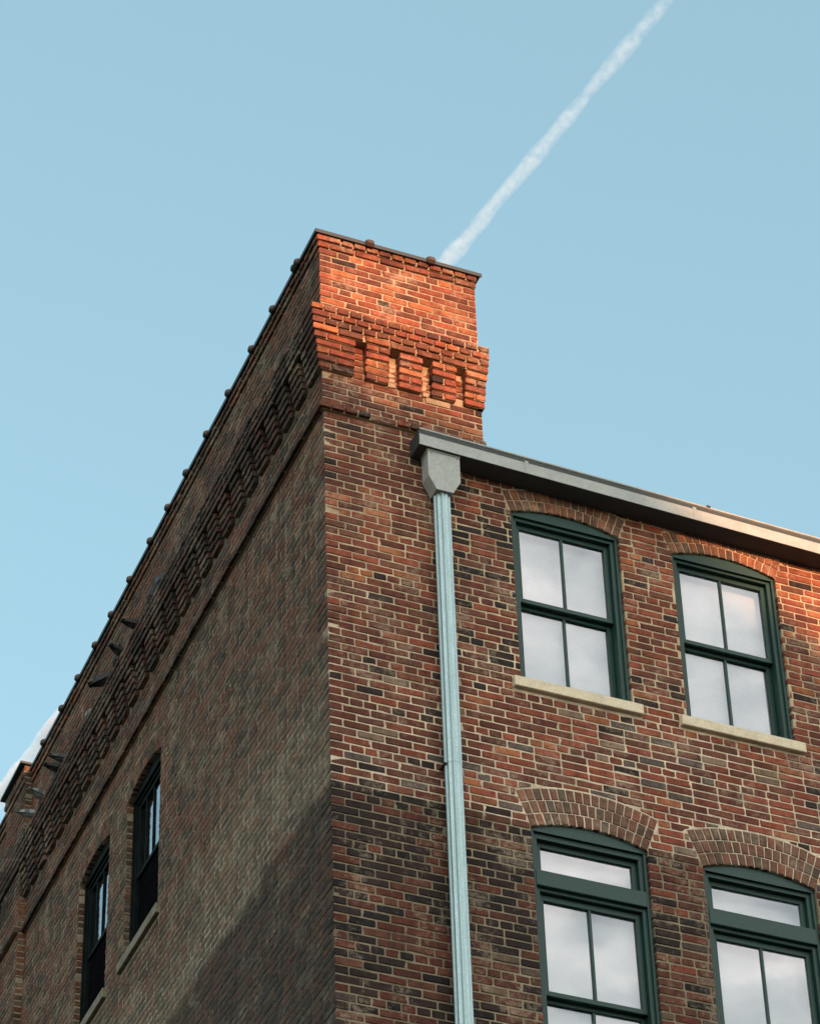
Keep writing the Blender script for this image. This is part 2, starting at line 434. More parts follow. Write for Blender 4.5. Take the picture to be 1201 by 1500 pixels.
for k in range(KB, 78):
    p = proj(k); zm = zk(k)+CH/2
    fa, la = corner(k, p)
    dentil = 56 <= k <= 60
    # front
    end = XR if k < 46 else PW+.35*(p if k >= 50 else 0)
    hdr = k in (64, 62, 77) or k % 6 == 3 and k < 56
    if dentil:
        ed = [(-p, SLOT_F[0][0])]+[(SLOT_F[i][1], SLOT_F[i+1][0]) for i in range(3)]+[(SLOT_F[3][1], end)]
        for i, (a, b) in enumerate(ed):
            front.box(FRONT, max(a, -p)+.014, b-.010, -.05, p-.014, zk(k)+.003, zk(k+1)+.003, 1)
            if i == 0: a = fa
            broken = (i == 1 and k in (58, 57))
            pp = p-(.009 if broken else 0)
            if (k+i) % 2 and b-a > .15: spl = [(a, (a+b)/2-JT/2), ((a+b)/2+JT/2, b)]
            else: spl = [(a, b)]
            for s0, s1 in spl: wall_brick(front, FRONT, s0, s1, k, pp, [], tone_front, depth=.10)
        for s0, s1 in SLOT_F:
            if rnd.random() < .8: wall_brick(front, FRONT, s0+.01, s1-.006, k, base(k)+.004, [], tone_front)
        ed = [(la, SLOT_L[0][0])]+[(SLOT_L[i][1], SLOT_L[i+1][0]) for i in range(len(SLOT_L)-1)]
        for i, (a, b) in enumerate(ed):
            if b > PY0-.02 and a < PY1+.02:
                if a >= PY0 or b-PY0 > .15: continue
                b = min(b, PY0)
            if b-a < .04: continue
            side.box(LEFT, (a if i else -p+.1)+.010, b-.010, -.05, p-.016, zk(k)+.003, zk(k+1)+.003, 1)
            if (k+i) % 2: spl = [(a, (a+b)/2-JT/2), ((a+b)/2+JT/2, b)]
            else: spl = [(a, b)]
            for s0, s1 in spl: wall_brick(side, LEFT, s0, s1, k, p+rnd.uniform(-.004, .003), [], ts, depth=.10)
        continue
    if p > base(k)+.001 or k == 50:
        r_ = .028 if k == 50 else .018
        front.box(FRONT, -p+r_, end-r_, -.03, p-r_, zk(k)+.003, zk(k+1)+.003, 1)
        side.box(LEFT, -p+.12, YL, -.03, p-r_-.002, zk(k)+.003, zk(k+1)+.003, 1)
    dp = .06 if p > base(k) else .014
    if k == 50:   # worn string course, many bricks broken back
        u = fa
        while u < end-.02:
            L = .2027 if rnd.random() < .5 else .0963; e = min(u+L, end)
            wall_brick(front, FRONT, u, e, k, p-(.02*rnd.random() if rnd.random() < .5 else 0), [], tone_front, depth=.04); u = e+JT
    elif hdr and k >= 56: 
        u = fa
        while u < end-.02:
            e = min(u+.0963, end)
            wall_brick(front, FRONT, u, e, k, p+rnd.uniform(-.002, .002), [], lambda a, z: lerp(tone_front(a, z), P['dark'], .45), depth=dp); u = e+JT
    else:
        run_course(front, FRONT, fa, end, k, p, OPF, tone_front, (k % 2 == 0) if 0 else True, depth=dp)
    # left wall: split around the buttress
    for a, b, n in ((la, PY0, p), (PY1, YL, p)):
        if k >= 50 and k < 78 or True:
            if hdr and k >= 56:
                u = a
                while u < b-.02:
                    e = min(u+.0963, b); wall_brick(side, LEFT, u, e, k, n+rnd.uniform(-.003, .003), [], ts, depth=dp); u = e+JT
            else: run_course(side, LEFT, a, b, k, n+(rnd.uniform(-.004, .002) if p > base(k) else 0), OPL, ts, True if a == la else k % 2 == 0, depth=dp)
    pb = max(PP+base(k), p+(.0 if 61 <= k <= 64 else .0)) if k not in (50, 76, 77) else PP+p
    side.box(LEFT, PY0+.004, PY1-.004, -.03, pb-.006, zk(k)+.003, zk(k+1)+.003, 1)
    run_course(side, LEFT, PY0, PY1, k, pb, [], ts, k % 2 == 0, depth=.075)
for k in range(56, 61):   # buttress courses beside the dentils
    side.box(LEFT, PY0+.004, PY1-.004, -.03, PP+.006, zk(k)+.003, zk(k+1)+.003, 1)
    run_course(side, LEFT, PY0, PY1, k, PP+.012, [], ts, k % 2 == 0, depth=.075)
for k in (78,):           # raised head of the buttress
    side.box(LEFT, PY0+.004, PY1-.004, -.25, PP+.03, zk(k)+.003, zk(k+1)+.003, 1)
    run_course(side, LEFT, PY0, PY1, k, PP+.036, [], ts, True, depth=.08)
for o in OPF: arch_bricks(front, FRONT, o, .001, lambda x, z: lerp(tone_front(x+.9, z), P['tan'], .3) if z > 14 else lerp(pick(dict(brown=3, maroon=3, red=1, dark=.6, grey=1)), P['tan'], .35))
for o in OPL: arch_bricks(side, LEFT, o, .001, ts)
backing(front, FRONT, .004, XR, ZB, zk(46), OPF, 1)
backing(front, FRONT, .004, PW-.004, zk(46), zk(50), [], 1)
backing(front, FRONT, -.006, PW+.006, zk(50), zk(78), [], 1, rec=.0065)
backing(side, LEFT, .004, YL, ZB, zk(50), OPL, 1, rec=-.0045)
backing(side, LEFT, -.004, YL, zk(50), zk(78), [], 1, rec=.0065)
# pale mortar patches left in the slots of the pier
for i, (s0, s1) in enumerate(SLOT_F):
    zz = zk(56)-.02
    if i in (1, 2):
        for q in range(5):
            h0 = zz+.27*q/5+rnd.uniform(0, .02); front.brick(FRONT, [(s0+.006+rnd.uniform(0, .02), h0), (s1-.008-rnd.uniform(0, .03), h0+.004), (s1-.006-rnd.uniform(0, .02), h0+.05+rnd.uniform(-.015, .004)), (s0+.01+rnd.uniform(0, .02), h0+.052)], .019+rnd.uniform(0, .006), .02, (1, 1, 1), 1, jit=.004, tilt=.08)
front.box(FRONT, .86, 1.06, 0, .0142, zk(55)+.01, zk(56)-.004, 1)
# plain brickwork down to the ground, below what is laid brick by brick
m_low, nt, b = newmat('lower brickwork')
bt = N(nt, 'ShaderNodeTexBrick'); bt.offset = .5
for nme, val in (('Color1', (.11, .055, .04, 1)), ('Color2', (.06, .035, .03, 1)), ('Mortar', (.2, .17, .11, 1)), ('Scale', 1.0), ('Mortar Size', .005), ('Brick Width', .2127), ('Row Height', CH)):
    bt.inputs[nme].default_value = val
tc = N(nt, 'ShaderNodeNewGeometry'); sx = N(nt, 'ShaderNodeSeparateXYZ'); cb = N(nt, 'ShaderNodeCombineXYZ'); ad = N(nt, 'ShaderNodeMath', operation='ADD')
nt.links.new(tc.outputs['Position'], sx.inputs[0]); nt.links.new(sx.outputs['X'], ad.inputs[0]); nt.links.new(sx.outputs['Y'], ad.inputs[1])
nt.links.new(ad.outputs[0], cb.inputs['X']); nt.links.new(sx.outputs['Z'], cb.inputs['Y']); nt.links.new(cb.outputs[0], bt.inputs['Vector'])
nt.links.new(bt.outputs['Color'], b.inputs['Base Color']); b.inputs['Roughness'].default_value = .9; bump(nt, b, bt.outputs['Fac'], -.4, .01)
front.box(FRONT, .0, XR, -.3, 0, 0, ZB+.004, 2)
side.box(LEFT, .3, YL, -.3, 0, 0, ZB+.004, 2)
# body of the parapet and pier behind the faces, brick returns on the hidden sides
front.box(FRONT, .02, PW-.008, -.60, -.02, zk(46), zk(78)-.004, 2)
side.box(LEFT, .62, YL, -.34, -.02, zk(46), zk(78)-.004, 2)
RT = RIGHT(PW)
for k in range(46, 78):
    p = proj(k)
    if p > base(k)+.001: front.box(RT, -p+.008, .59, -.03, p*.35-.006, zk(k)+.003, zk(k+1)+.003, 1)
    run_course(front, RT, .0-p+.06, .60, k, .35*p if k >= 50 else 0, [], tone_front, k % 2 == 0, depth=.05)
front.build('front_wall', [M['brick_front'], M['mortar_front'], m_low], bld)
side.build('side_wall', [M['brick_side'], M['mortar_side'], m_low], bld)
mb = MB(); mb.box(FRONT, .3, XR, -9.5, -.30, 16.40, 16.52, 0); mb.box(FRONT, PW+.02, XR, -.36, -.01, 16.40, 16.56, 0)
mb.build('roof', M['roof'], bld)

# --- metal coping with its clips
def coping(parent):
    mb = MB(); zt = zk(78)
    pf = proj(77)+.014
    F, fl = FRONT
    # front strip and left strip butt at the corner; turned-down drip lip
    mb.box(FRONT, -pf, PW+.05, -.62, pf, zt+.002, zt+.030, 0, bev=.004)
    mb.box(FRONT, -pf-.004, PW+.054, pf-.006, pf+.004, zt-.014, zt+.026, 0, bev=.002)
    mb.box(LEFT, .622, PY0-.02, -.36, pf, zt+.002, zt+.030, 0, bev=.004)
    mb.box(LEFT, -pf+.012, PY0-.02, pf-.006, pf+.004, zt-.014, zt+.026, 0, bev=.002)
    mb.box(LEFT, PY1+.02, YL, -.36, pf+.004, zt-.01, zt+.030, 0, bev=.004)
    z2 = zk(79)
    mb.box(LEFT, PY0-.03, PY1+.03, -.30, PP+.085, z2+.002, z2+.032, 0, bev=.004)
    return mb.build('coping', M['coping'], parent)
cop = coping(bld)
def clip(fr, u, pf, mat):
    mb = MB(); z = zk(78)
    w = .034 if mat is M['hub'] else .027
    prof = [(-.30, z+.032), (-.02, z+.050), (pf+.006, z+.052), (pf+.034, z+.030), (pf+.036, z-.006), (pf+.014, z-.026), (pf-.004, z-.020)]
    F, fl = fr; vs = []; n = len(prof)
    for du, sh in ((-w, .75), (-w*.6, 1), (w*.6, 1), (w, .75)):
        for i, (nn, zz) in enumerate(prof):
            vs.append(F(u+du, pf+(nn-pf)*(sh if nn > pf else 1), z+(zz-z)*sh))
    fs = []
    for r in range(3):
        for i in range(n):
            j = (i+1) % n; fs.append((r*n+i, r*n+j, (r+1)*n+j, (r+1)*n+i))
    fs += [tuple(range(n)), tuple(range(3*n, 4*n))[::-1]]
    mb.add(vs, fs)
    o = mb.build('coping_clip', mat, cop)
    return o
for u in (.405, .935): clip(FRONT, u, proj(77)+.014, M['hub'])
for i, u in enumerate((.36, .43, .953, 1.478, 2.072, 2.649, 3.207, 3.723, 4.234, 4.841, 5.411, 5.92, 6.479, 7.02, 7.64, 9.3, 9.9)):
    clip(LEFT, u, proj(77)+.014, M['hub_side'])

# --- windows
def window(fr, o, gt, gs, mr, gb, transom=None, sill_mat=None, muntins=1, screen=False, dz=0):
    GM = M['green_shaded'] if screen else M['green']
    fm = MB(); u0, u1 = o.u0+.002, o.u1-.002; zb = o.zb
    FN0, FN1 = -.17, (-.050 if screen else -.026)
    fw = .058
    # jambs and stepped moulding
    for a, b in ((u0, u0+fw), (u1-fw, u1)): fm.box(fr, a, b, FN0, FN1-.022, zb+.004, o.sp+.02, 0, bev=.003)
    for a, b in ((u0, u0+.026), (u1-.026, u1)): fm.box(fr, a+.001, b-.001, FN1-.024, FN1, zb+.006, o.sp+.012, 0, bev=.003)
    # arched head board in two steps
    def head(nf, nb, zlow, off):
        F, fl = fr; n = 16; vs = []
        for i in range(n+1):
            u = u0+off+(u1-u0-2*off)*i/n; t = o.intr(u)+.002-off
            for nn, z in ((nf, t), (nf, zlow), (nb, zlow), (nb, t)): vs.append(F(u, nn, z))
        fs = []
        for i in range(n):
            for q in range(4):
                fs.append((i*4+q, i*4+(q+1) % 4, i*4+4+(q+1) % 4, i*4+4+q))
        fs += [(0, 1, 2, 3), (n*4+3, n*4+2, n*4+1, n*4)]
        fm.add(vs, fs)
    head(FN1-.020, FN0, gt+.045, .003)
    head(FN1+.003, FN1-.019, o.sp-.015, .001)
    fm.box(fr, u0+.004, u1-.004, FN0, -.056, zb, zb+.030, 0, bev=.003)
    if transom:
        t0, t1 = transom
        fm.box(fr, u0+fw-.004, u1-fw+.004, FN0+.005, -.052, t0, t1, 0, bev=.004)
        fm.box(fr, u0+.02, u1-.02, -.08, -.021, t0+.03, t1-.012, 0, bev=.005)
    w = fm.build('window', GM, bld)
    iu0, iu1 = u0+fw, u1-fw
    st = .040
    def sash(z0, z1, g0, g1, nf, mun):
        s = MB()
        s.box(fr, iu0+.001, iu0+st, nf-.04, nf, z0, z1, 0, bev=.003); s.box(fr, iu1-st, iu1-.001, nf-.04, nf, z0, z1, 0, bev=.003)
        s.box(fr, iu0+st-.002, iu1-st+.002, nf-.039, nf-.001, g1, z1, 0, bev=.003)
        s.box(fr, iu0+st-.002, iu1-st+.002, nf-.039, nf-.001, z0, g0, 0, bev=.003)
        for i in range(mun):
            c = iu0+(iu1-iu0)*(i+1)/(mun+1)
            s.box(fr, c-.011, c+.011, nf-.032, nf-.004, g0-.002, g1+.002, 0, bev=.003)
        s.build('sash', GM, w)
        g = MB()
        n = nf-.018
        cuts = [iu0+st]+[iu0+(iu1-iu0)*(i+1)/(mun+1) for i in range(mun)]+[iu1-st]
        for a, b in zip(cuts[:-1], cuts[1:]):
            g2 = MB(); F, fl = fr; a2, b2 = a+(.010 if a > cuts[0] else -.004), b-(.010 if b < cuts[-1] else -.004)
            # old panes sit a hair out of true
            t1, t2 = rnd.uniform(-.0022, .0022), rnd.uniform(-.0022, .0022)
            g2.box((lambda u, nn, z: F(u, nn+t1*(u-a)/.3+t2*(z-g0)/.5, z), fl), a2, b2, n-.003, n, g0-.004, g1+.004)
            g2.build('pane', M['glass'], w)
    if transom: sash(transom[1]+.001, gt+.045, gs, gt, -.085, 0)
    top = gt if not transom else transom[2] if len(transom) > 2 else gt
    topz = (gt+.045) if not transom else transom[0]-.002
    gtop = gt if not transom else o.gtop
    sash(mr-.004, topz, mr+.036, gtop, -.085, muntins)
    sash(zb+.032, mr+.030, gb, mr-.036, -.130, muntins)
    if screen:
        s = MB(); s.box(fr, iu0+.003, iu1-.003, -.112, -.106, zb+.034, mr-.008); s.build('insect_screen', M['void'], w)
    # blind behind the glass, or a dark room
    bl = MB()
    if not screen:
        z = o.sp+.02
        F, fl = fr
        while z > zb+.02:
            vs = [F(u, nn, zz) for u in (iu0, iu1) for nn, zz in ((-.1752, z), (-.1746, z-.010), (-.1738, z-.0212))]
            bl.add(vs, [(0, 1, 4, 3), (1, 2, 5, 4)])
            z -= .0205
        bl.box(fr, iu0, iu1, -.200, -.174, o.sp+.02, o.sp+.06)
        bl.build('blind', M['blind'], w)
    r = MB(); r.box(fr, u0-.1, u1+.1, -.60, -.225, zb-.1, o.cr+.1); 
    r.build('room_lining', M['void'], w)
    if sill_mat:
        s = MB()
        s.box(fr, o.u0-.07, o.u1+.07, -.05, .035, zb-.094, zb-.002, 0, bev=.005)
        s.box(fr, o.u0+.002, o.u1-.002, -.17, -.045, zb-.05, zb+.003, 0)
        s.build('sill', sill_mat, w)
    return w
window(FRONT, OPF[0], 16.010, None, 15.290, 14.56, sill_mat=M['stone'])
window(FRONT, OPF[1], 15.995, None, 15.275, 14.55, sill_mat=M['stone'])
for o, gt, t0, t1 in ((OPF[2], 13.060, 12.665, 12.838), (OPF[3], 13.045, 12.645, 12.822)):
    o.gtop = t0-.050
    window(FRONT, o, gt, t1+.004, 11.85, 11.10, transom=(t0, t1), sill_mat=M['stone'])
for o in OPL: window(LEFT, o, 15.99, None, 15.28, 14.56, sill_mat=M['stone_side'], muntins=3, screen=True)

# --- gutter, leader head and downpipe
GX0, GX1 = .715, XR
def gz(x): return -.0245*(x-.72)          # the gutter falls slightly to the right
def gutter():
    mb = MB(); zb, zt = 16.383, 16.548
    prof = [(-.002, zt+.02), (-.002, zb), (.180, zb), (.180, zt-.020), (.192, zt-.012), (.192, zt), (.176, zt), (.172, zt-.018), (.168, zb+.012), (.010, zb+.012), (.010, zt+.02)]
    F = lambda u, n, z: warp(u, -n, z+gz(u)); vs = []; n = len(prof); xs = [GX0, GX1]
    for x in xs: vs += [F(x, nn, zz) for nn, zz in prof]
    fs = []; 
    for i in range(n):
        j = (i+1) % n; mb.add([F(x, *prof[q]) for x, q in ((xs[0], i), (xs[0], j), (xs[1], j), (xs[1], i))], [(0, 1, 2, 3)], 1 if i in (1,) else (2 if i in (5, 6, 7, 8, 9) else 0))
    # end cap, and a dark strip painted as the shadow under the lip
    mb.box((lambda u, n_, z: F(u, n_, z), True), GX0-.004, GX0, -.001, .182, zb, zt-.004, 2)
    mb.box((lambda u, n_, z: F(u, n_, z), True), GX0-.004, GX1, .180, .184, zb+.001, zb+.014, 0)
    mb.box((lambda u, n_, z: F(u, n_, z), True), GX0, GX1, .180, .1825, zt-.050, zt-.020, 2)
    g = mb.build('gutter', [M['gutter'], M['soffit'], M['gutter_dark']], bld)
    for x in (1.60, 3.05, 4.6, 6.1):
        s = MB(); s.box((lambda u, n_, z: F(u, n_, z), True), x-.0015, x+.028, .180, .1832, zb+.014, zt-.034, 0); s.build('seam_strap', M['gutter'], g)
    s = MB(); s.box((lambda u, n_, z: F(u, n_, z), True), 3.17, 3.205, .165, .20, zt-.006, zt+.016, 0, bev=.005); s.build('lip_clip', M['hub'], g)
gutter()
def hopper():
    mb = MB(); n0, n1 = .030, .155
    top, sh, bt = 16.392, 16.118, 15.992
    xa, xb, xc, xd = .790, 1.055, .853, .990
    F = lambda u, n, z: warp(u, -n, z)
    pl = [(xa, top), (xa, sh), (xc, bt), (xd, bt), (xb, sh), (xb, top)]
    vs = [F(u, n1, z) for u, z in pl]+[F(u, n0, z) for u, z in pl]
    fs = [(0, 1, 2, 3, 4, 5), (11, 10, 9, 8, 7, 6)]+[(i, (i+6), ((i+1) % 6)+6, (i+1) % 6) for i in range(6)]
    mb.add(vs, fs)
    mb.box(FRONT, xa-.006, xb+.006, n0, n1+.006, top-.028, top-.004, 0, bev=.003)
    o = mb.build('leader_head', M['gutter'], bld)
    for u in (.80+.02, 1.035): 
        r = MB(); r.tube([F(u, n1-.002, top-.045), F(u, n1+.004, top-.045)], .0045, 8); r.build('rivet', M['gutter_dark'], o)
hopper()
def pipe():
    mb = MB(); seg = 72; cx0, cn = .921, .074
    zs = [16.03, 15.0, 13.485, 13.484, 13.40, 12.0, ZB, 0.3]
    rings = []
    for i, z in enumerate(zs):
        wob = .0
        grow = .0
        if i >= 3: grow = -.0022
        vs = []
        for k in range(seg):
            t = 2*PI*k/seg; r = .0615+grow+.0042*2.6*(1-abs(math.sin(t*5)))**0.8-.005
            x, y, zz = warp(cx0, 0, z); 
            vs.append((cx0-.0085*(z-14.65)+r*math.cos(t), -cn+r*math.sin(t), z))
        rings.append(vs)
    allv = [v for r in rings for v in r]; fs = []
    for i in range(len(rings)-1):
        for k in range(seg): fs.append((i*seg+k, i*seg+(k+1) % seg, (i+1)*seg+(k+1) % seg, (i+1)*seg+k))
    mb.add(allv, fs)
    o = mb.build('downpipe', M['pipe'], bld)
    # overlapping socket at the joint with its wall stand-off
    s = MB(); x = cx0-.0085*(13.5-14.65)
    s.box((lambda u, n, z: (u, -n, z), True), x-.078, x-.055, .0, .095, 13.478, 13.490, 0, bev=.002)
    s.build('pipe_strap', M['gutter_dark'], o)
pipe()

# ------------------------------------------------------------------ pigeons on the ledge of the corbelled band
def pig_mat(name, a, b_, hc):
    m, nt, b = newmat(name)
    at = N(nt, 'ShaderNodeAttribute', attribute_name='tone'); n1 = noise(nt, 40, 4, .6)
    c = mul(nt, at.outputs['Color'], ramp(nt, n1.outputs['Fac'], [(.3, (.75, .75, .75)), (.7, (1.2, 1.2, 1.2))]).outputs['Color'])
    nt.links.new(c, b.inputs['Base Color']); b.inputs['Roughness'].default_value = .7
    return m
M['feathers'] = pig_mat('feathers', 0, 0, 0)
LEDGE = zk(65)
def pigeon(y, z, yaw, pitch, wings, cols, label, n=.06, s=1.0, hang=0):
    """body lofted along its spine; x forward in its own frame"""
    mb = MB(); body, head, wing, tail = cols
    def loft(secs, seg, fcol):
        rings = []
        for (x, zc, ry, rz) in secs: rings.append([(x, ry*math.cos(t), zc+rz*math.sin(t)) for t in [2*PI*k/seg for k in range(seg)]])
        for i in range(len(rings)-1):
            for k in range(seg):
                mb.add([rings[i][k], rings[i][(k+1) % seg], rings[i+1][(k+1) % seg], rings[i+1][k]], [(0, 1, 2, 3)], 0, fcol(i))
        mb.add(rings[0], [tuple(range(seg))[::-1]], 0, fcol(0)); mb.add(rings[-1], [tuple(range(seg))], 0, fcol(len(secs)))
    # tail, rump, belly, breast, neck, head, bill in one skin
    secs = [(-.185, .012, .042, .004), (-.15, .012, .036, .008), (-.11, .008, .030, .022), (-.06, .0, .046, .042), (0, -.003, .056, .054), (.05, .004, .052, .054), (.085, .030, .038, .042), (.10, .062, .025, .028), (.108, .088, .022, .024), (.118, .108, .022, .022), (.134, .112, .017, .017), (.147, .108, .008, .008), (.160, .103, .004, .004), (.172, .099, .001, .002)]
    def fc(i): return tail if i < 2 else body if i < 6 else head if i < 11 else (.05, .04, .035)
    loft(secs, 12, fc)
    for sd in (-1, 1):
        for e in range(1): mb.box((lambda u, nn, zz: (u, nn, zz), False), .128, .133, sd*.0175-.002, sd*.0175+.002, .113, .118, 0, (.25, .07, .02))
        # legs and toes
        mb.tube([(.0, sd*.022, -.045), (.005, sd*.024, -.085)], [.005, .0035], 6, 0, (.10, .03, .03))
        for tx, ty in ((.03, 0), (.024, .012), (.024, -.012), (-.018, 0)):
            mb.tube([(.005, sd*.024, -.083), (.005+tx, sd*.024+ty, -.088)], [.0035, .002], 5, 0, (.10, .03, .03))
        if wings == 0:   # folded wing lying on the flank, tip over the tail
            L = [(.055, .030, .012), (.03, .052, .030), (-.03, .054, .036), (-.09, .042, .028), (-.15, .024, .016), (-.19, .010, .006)]
            for i in range(len(L)-1):
                (x0, w0, h0), (x1, w1, h1) = L[i], L[i+1]
                c = wing if i not in (2,) else lerp(wing, (.02, .02, .02), .7)
                a = [(x0, sd*(w0+.006), .012+h0*.5), (x1, sd*(w1+.006), .012+h1*.5), (x1, sd*(w1+.004), .012-h1), (x0, sd*(w0+.004), .012-h0)]
                bq = [(x, yq-sd*.016, zq) for x, yq, zq in a]
                mb.add(a+bq, [(0, 1, 2, 3), (7, 6, 5, 4), (0, 4, 5, 1), (2, 6, 7, 3), (1, 5, 6, 2), (0, 3, 7, 4)], 0, c)
        else:            # raised wing: fan of flight feathers on a bent arm
            up = wings
            root = Vector((.03, sd*.045, .03)); wrist = Vector((.07, sd*(.045+.11*math.cos(up)), .03+.11*math.sin(up)+.01)); 
            out = Vector((0, sd*math.cos(up), math.sin(up)))
            mb.tube([root, wrist], [.013, .009], 6, 0, wing)
            for i in range(13):
                t = i/12
                st = root.lerp(wrist, min(1, t*1.7))
                ang = -PI/2*1.02+1.25*t**1.5      # sweep from trailing to outward
                dirv = Vector((math.sin(ang), 0, 0))+out*math.cos(ang)
                ln = .12+.075*t
                dirv.normalize(); side_v = Vector((0, -sd*math.sin(up), math.cos(up))).cross(dirv).normalized() if False else dirv.cross(Vector((0, -math.sin(up)*sd, math.cos(up)))).normalized()
                e = st+dirv*ln; wv = side_v*.014; th = Vector((0, -math.sin(up)*sd, math.cos(up)))*.002
                col = lerp(wing, (.02, .022, .025), .6 if i % 3 == 0 or t > .75 else .0)
                q = [st-wv*.8, e-wv*.7, e+dirv*.012, e+wv*.7, st+wv*.8]
                vs = [tuple(v+th*(i*.3+1)) for v in q]+[tuple(v+th*(i*.3)) for v in q]
                mb.add(vs, [(0, 1, 2, 3, 4), (9, 8, 7, 6, 5)]+[(j, j+5, (j+1) % 5+5, (j+1) % 5) for j in range(5)], 0, col)
    o = mb.build('pigeon', M['feathers'], None)
    x, yy, zz = warp(-n-.012, y, z)
    o.location = (x, yy, zz+.088*s*math.cos(pitch)); o.rotation_euler = (0, -pitch, yaw); o.scale = (s, s, s)
    tag(o, label, 'pigeon', 'pigeons on the brick ledge')
    return o
G = ((.04, .045, .05), (.02, .03, .03), (.055, .062, .066), (.03, .033, .036))
D = ((.010, .011, .014), (.007, .009, .010), (.012, .013, .016), (.008, .009, .011))
W_ = ((.13, .15, .15), (.08, .10, .10), (.20, .24, .23), (.13, .15, .145))
UP = PI/2
pigeon(3.80, LEDGE, UP+.2, .1, 0, G, 'small grey pigeon perched nearest the corner on the brick ledge')
pigeon(4.03, LEDGE, UP+2.6, .75, 0, D, 'dark upright pigeon standing on the ledge, second from the corner')
pigeon(4.46, LEDGE, .1, .05, 0, D, 'black pigeon facing the wall with its tail out over the ledge, above the nearer window', n=.08, s=.85)
pigeon(4.90, LEDGE, .35, -.1, 0, D, 'dark pigeon with its tail out, just before two close together birds on the ledge', n=.08, s=.8)
pigeon(5.05, LEDGE, -UP-.5, .65, 0, D, 'slim dark pigeon on the ledge between a tail out pigeon and a hunched one')
pigeon(5.34, LEDGE, -UP+.9, .25, 0, D, 'plump hunched black pigeon on the ledge, last of the middle group', s=1.12)
pigeon(5.93, LEDGE, UP, .1, 0, W_, 'whitish pigeon sitting low on the ledge alone past the middle group', s=.8)
pigeon(6.70, LEDGE, -.1, -.05, 0, G, 'grey green pigeon facing the wall on the far part of the ledge', n=.08, s=.85)
pigeon(6.88, LEDGE, .05, .0, 0, D, 'black pigeon facing the wall with its tail out, beside the grey green one', n=.08, s=.85)
pigeon(7.02, LEDGE, UP+.2, .2, 0, D, 'tiny dark pigeon crouching on the far ledge before two pale birds', s=.7)
pigeon(7.38, LEDGE, .3, -.15, 0, W_, 'pale pigeon with its tail out, a little before the buttress', n=.10, s=.85)
pigeon(7.72, LEDGE, -.3, -.1, 0, W_, 'whitest pigeon with its tail out, close in beside the buttress', n=.10, s=.85)
pigeon(8.95, LEDGE, .1, -.05, 0, G, 'grey pigeon with its tail out beyond the buttress, farthest left', n=.13)

# ------------------------------------------------------------------ ground and two unseen buildings added to block light
mb = MB(); I = (lambda u, n, z: (u, n, z), False)
mb.quad(I, [(-400, -400, 0), (400, -400, 0), (400, 400, 0), (-400, 400, 0)]); tag(mb.build('ground', M['asphalt']), kind='structure')
mb = MB(); mb.box(I, -2.6, 40, -3.2, -.01, -.05, .13, 0, bev=.01); mb.box(I, -2.6, -.01, -.01, 40, -.05, .13, 0, bev=.01); tag(mb.build('pavement', M['concrete']), kind='structure')
mb = MB(); mb.quad(I, [(-60, -11.06, .004), (60, -11.06, .004), (60, -10.94, .004), (-60, -10.94, .004)])
tag(mb.build('road_marking', paint_mat('worn yellow road paint', (.6, .42, .06), .8, .5)), kind='structure')

SUN_AZ, SUN_EL = 0.12, math.radians(10.0)       # toward -y, a little to +x
sd = Vector((math.sin(SUN_AZ)*math.cos(SUN_EL), -math.cos(SUN_AZ)*math.cos(SUN_EL), math.sin(SUN_EL)))
OY = -44.0
tt = abs(OY)/abs(sd.y); ox = sd.x*tt; oz = sd.z*tt
SH = [(-1.0, 17.50), (.5, 17.02), (2.4, 16.60), (4.2, 15.60)]
opp = empty('shadow_building', (0, OY, 0))  # unseen building, added to throw the shadow on the front wall
tag(opp, 'unseen gabled brick building added behind the viewer to shade the front wall', 'shadow_building')
def opp_part(mbx, name, mat):
    o = mbx.build(name, mat, opp); return o
def gable(x):   # roofline that throws the evening shadow line on the front wall
    xs = [-19, -1.0+ox, .5+ox, 1.5+ox, 2.5+ox, 3.2+ox, 4.3+ox, 24]; zs = [15.0, 17.45+oz, 17.0+oz, 16.94+oz, 16.68+oz, 16.26+oz, 15.5+oz, 15.0]
    for i in range(len(xs)-1):
        if xs[i] <= x <= xs[i+1]: return zs[i]+(zs[i+1]-zs[i])*(x-xs[i])/(xs[i+1]-xs[i])
    return 6
xs = [-19, -10, -1.0+ox, .5+ox, 1.5+ox, 2.5+ox, 3.2+ox, 4.3+ox, 12, 24]
mb = MB()
for a, b in zip(xs[:-1], xs[1:]):
    for y0, y1 in ((0, -14),):
        vs = [(a, 0, 0), (b, 0, 0), (b, 0, gable(b)), (a, 0, gable(a)), (a, y1, 0), (b, y1, 0), (b, y1, gable(b)), (a, y1, gable(a))]
        mb.add(vs, [(3, 2, 1, 0), (4, 5, 6, 7)])
mb.add([(-19, 0, 0), (-19, -14, 0), (-19, -14, 15.0), (-19, 0, 15.0), (24, 0, 0), (24, -14, 0), (24, -14, gable(24)), (24, 0, gable(24))], [(0, 1, 2, 3), (7, 6, 5, 4)])
opp_part(mb, 'wall', m_low)
mb = MB()
for a, b in zip(xs[:-1], xs[1:]):
    mb.add([(a, .0, gable(a)-.1), (b, .0, gable(b)-.1), (b, .0, gable(b)), (a, .0, gable(a)), (a, -14, gable(a)-.1), (b, -14, gable(b)-.1), (b, -14, gable(b)), (a, -14, gable(a))], [(0, 1, 2, 3), (4, 7, 6, 5), (3, 2, 6, 7), (0, 4, 5, 1)])
opp_part(mb, 'roof', M['roof'])
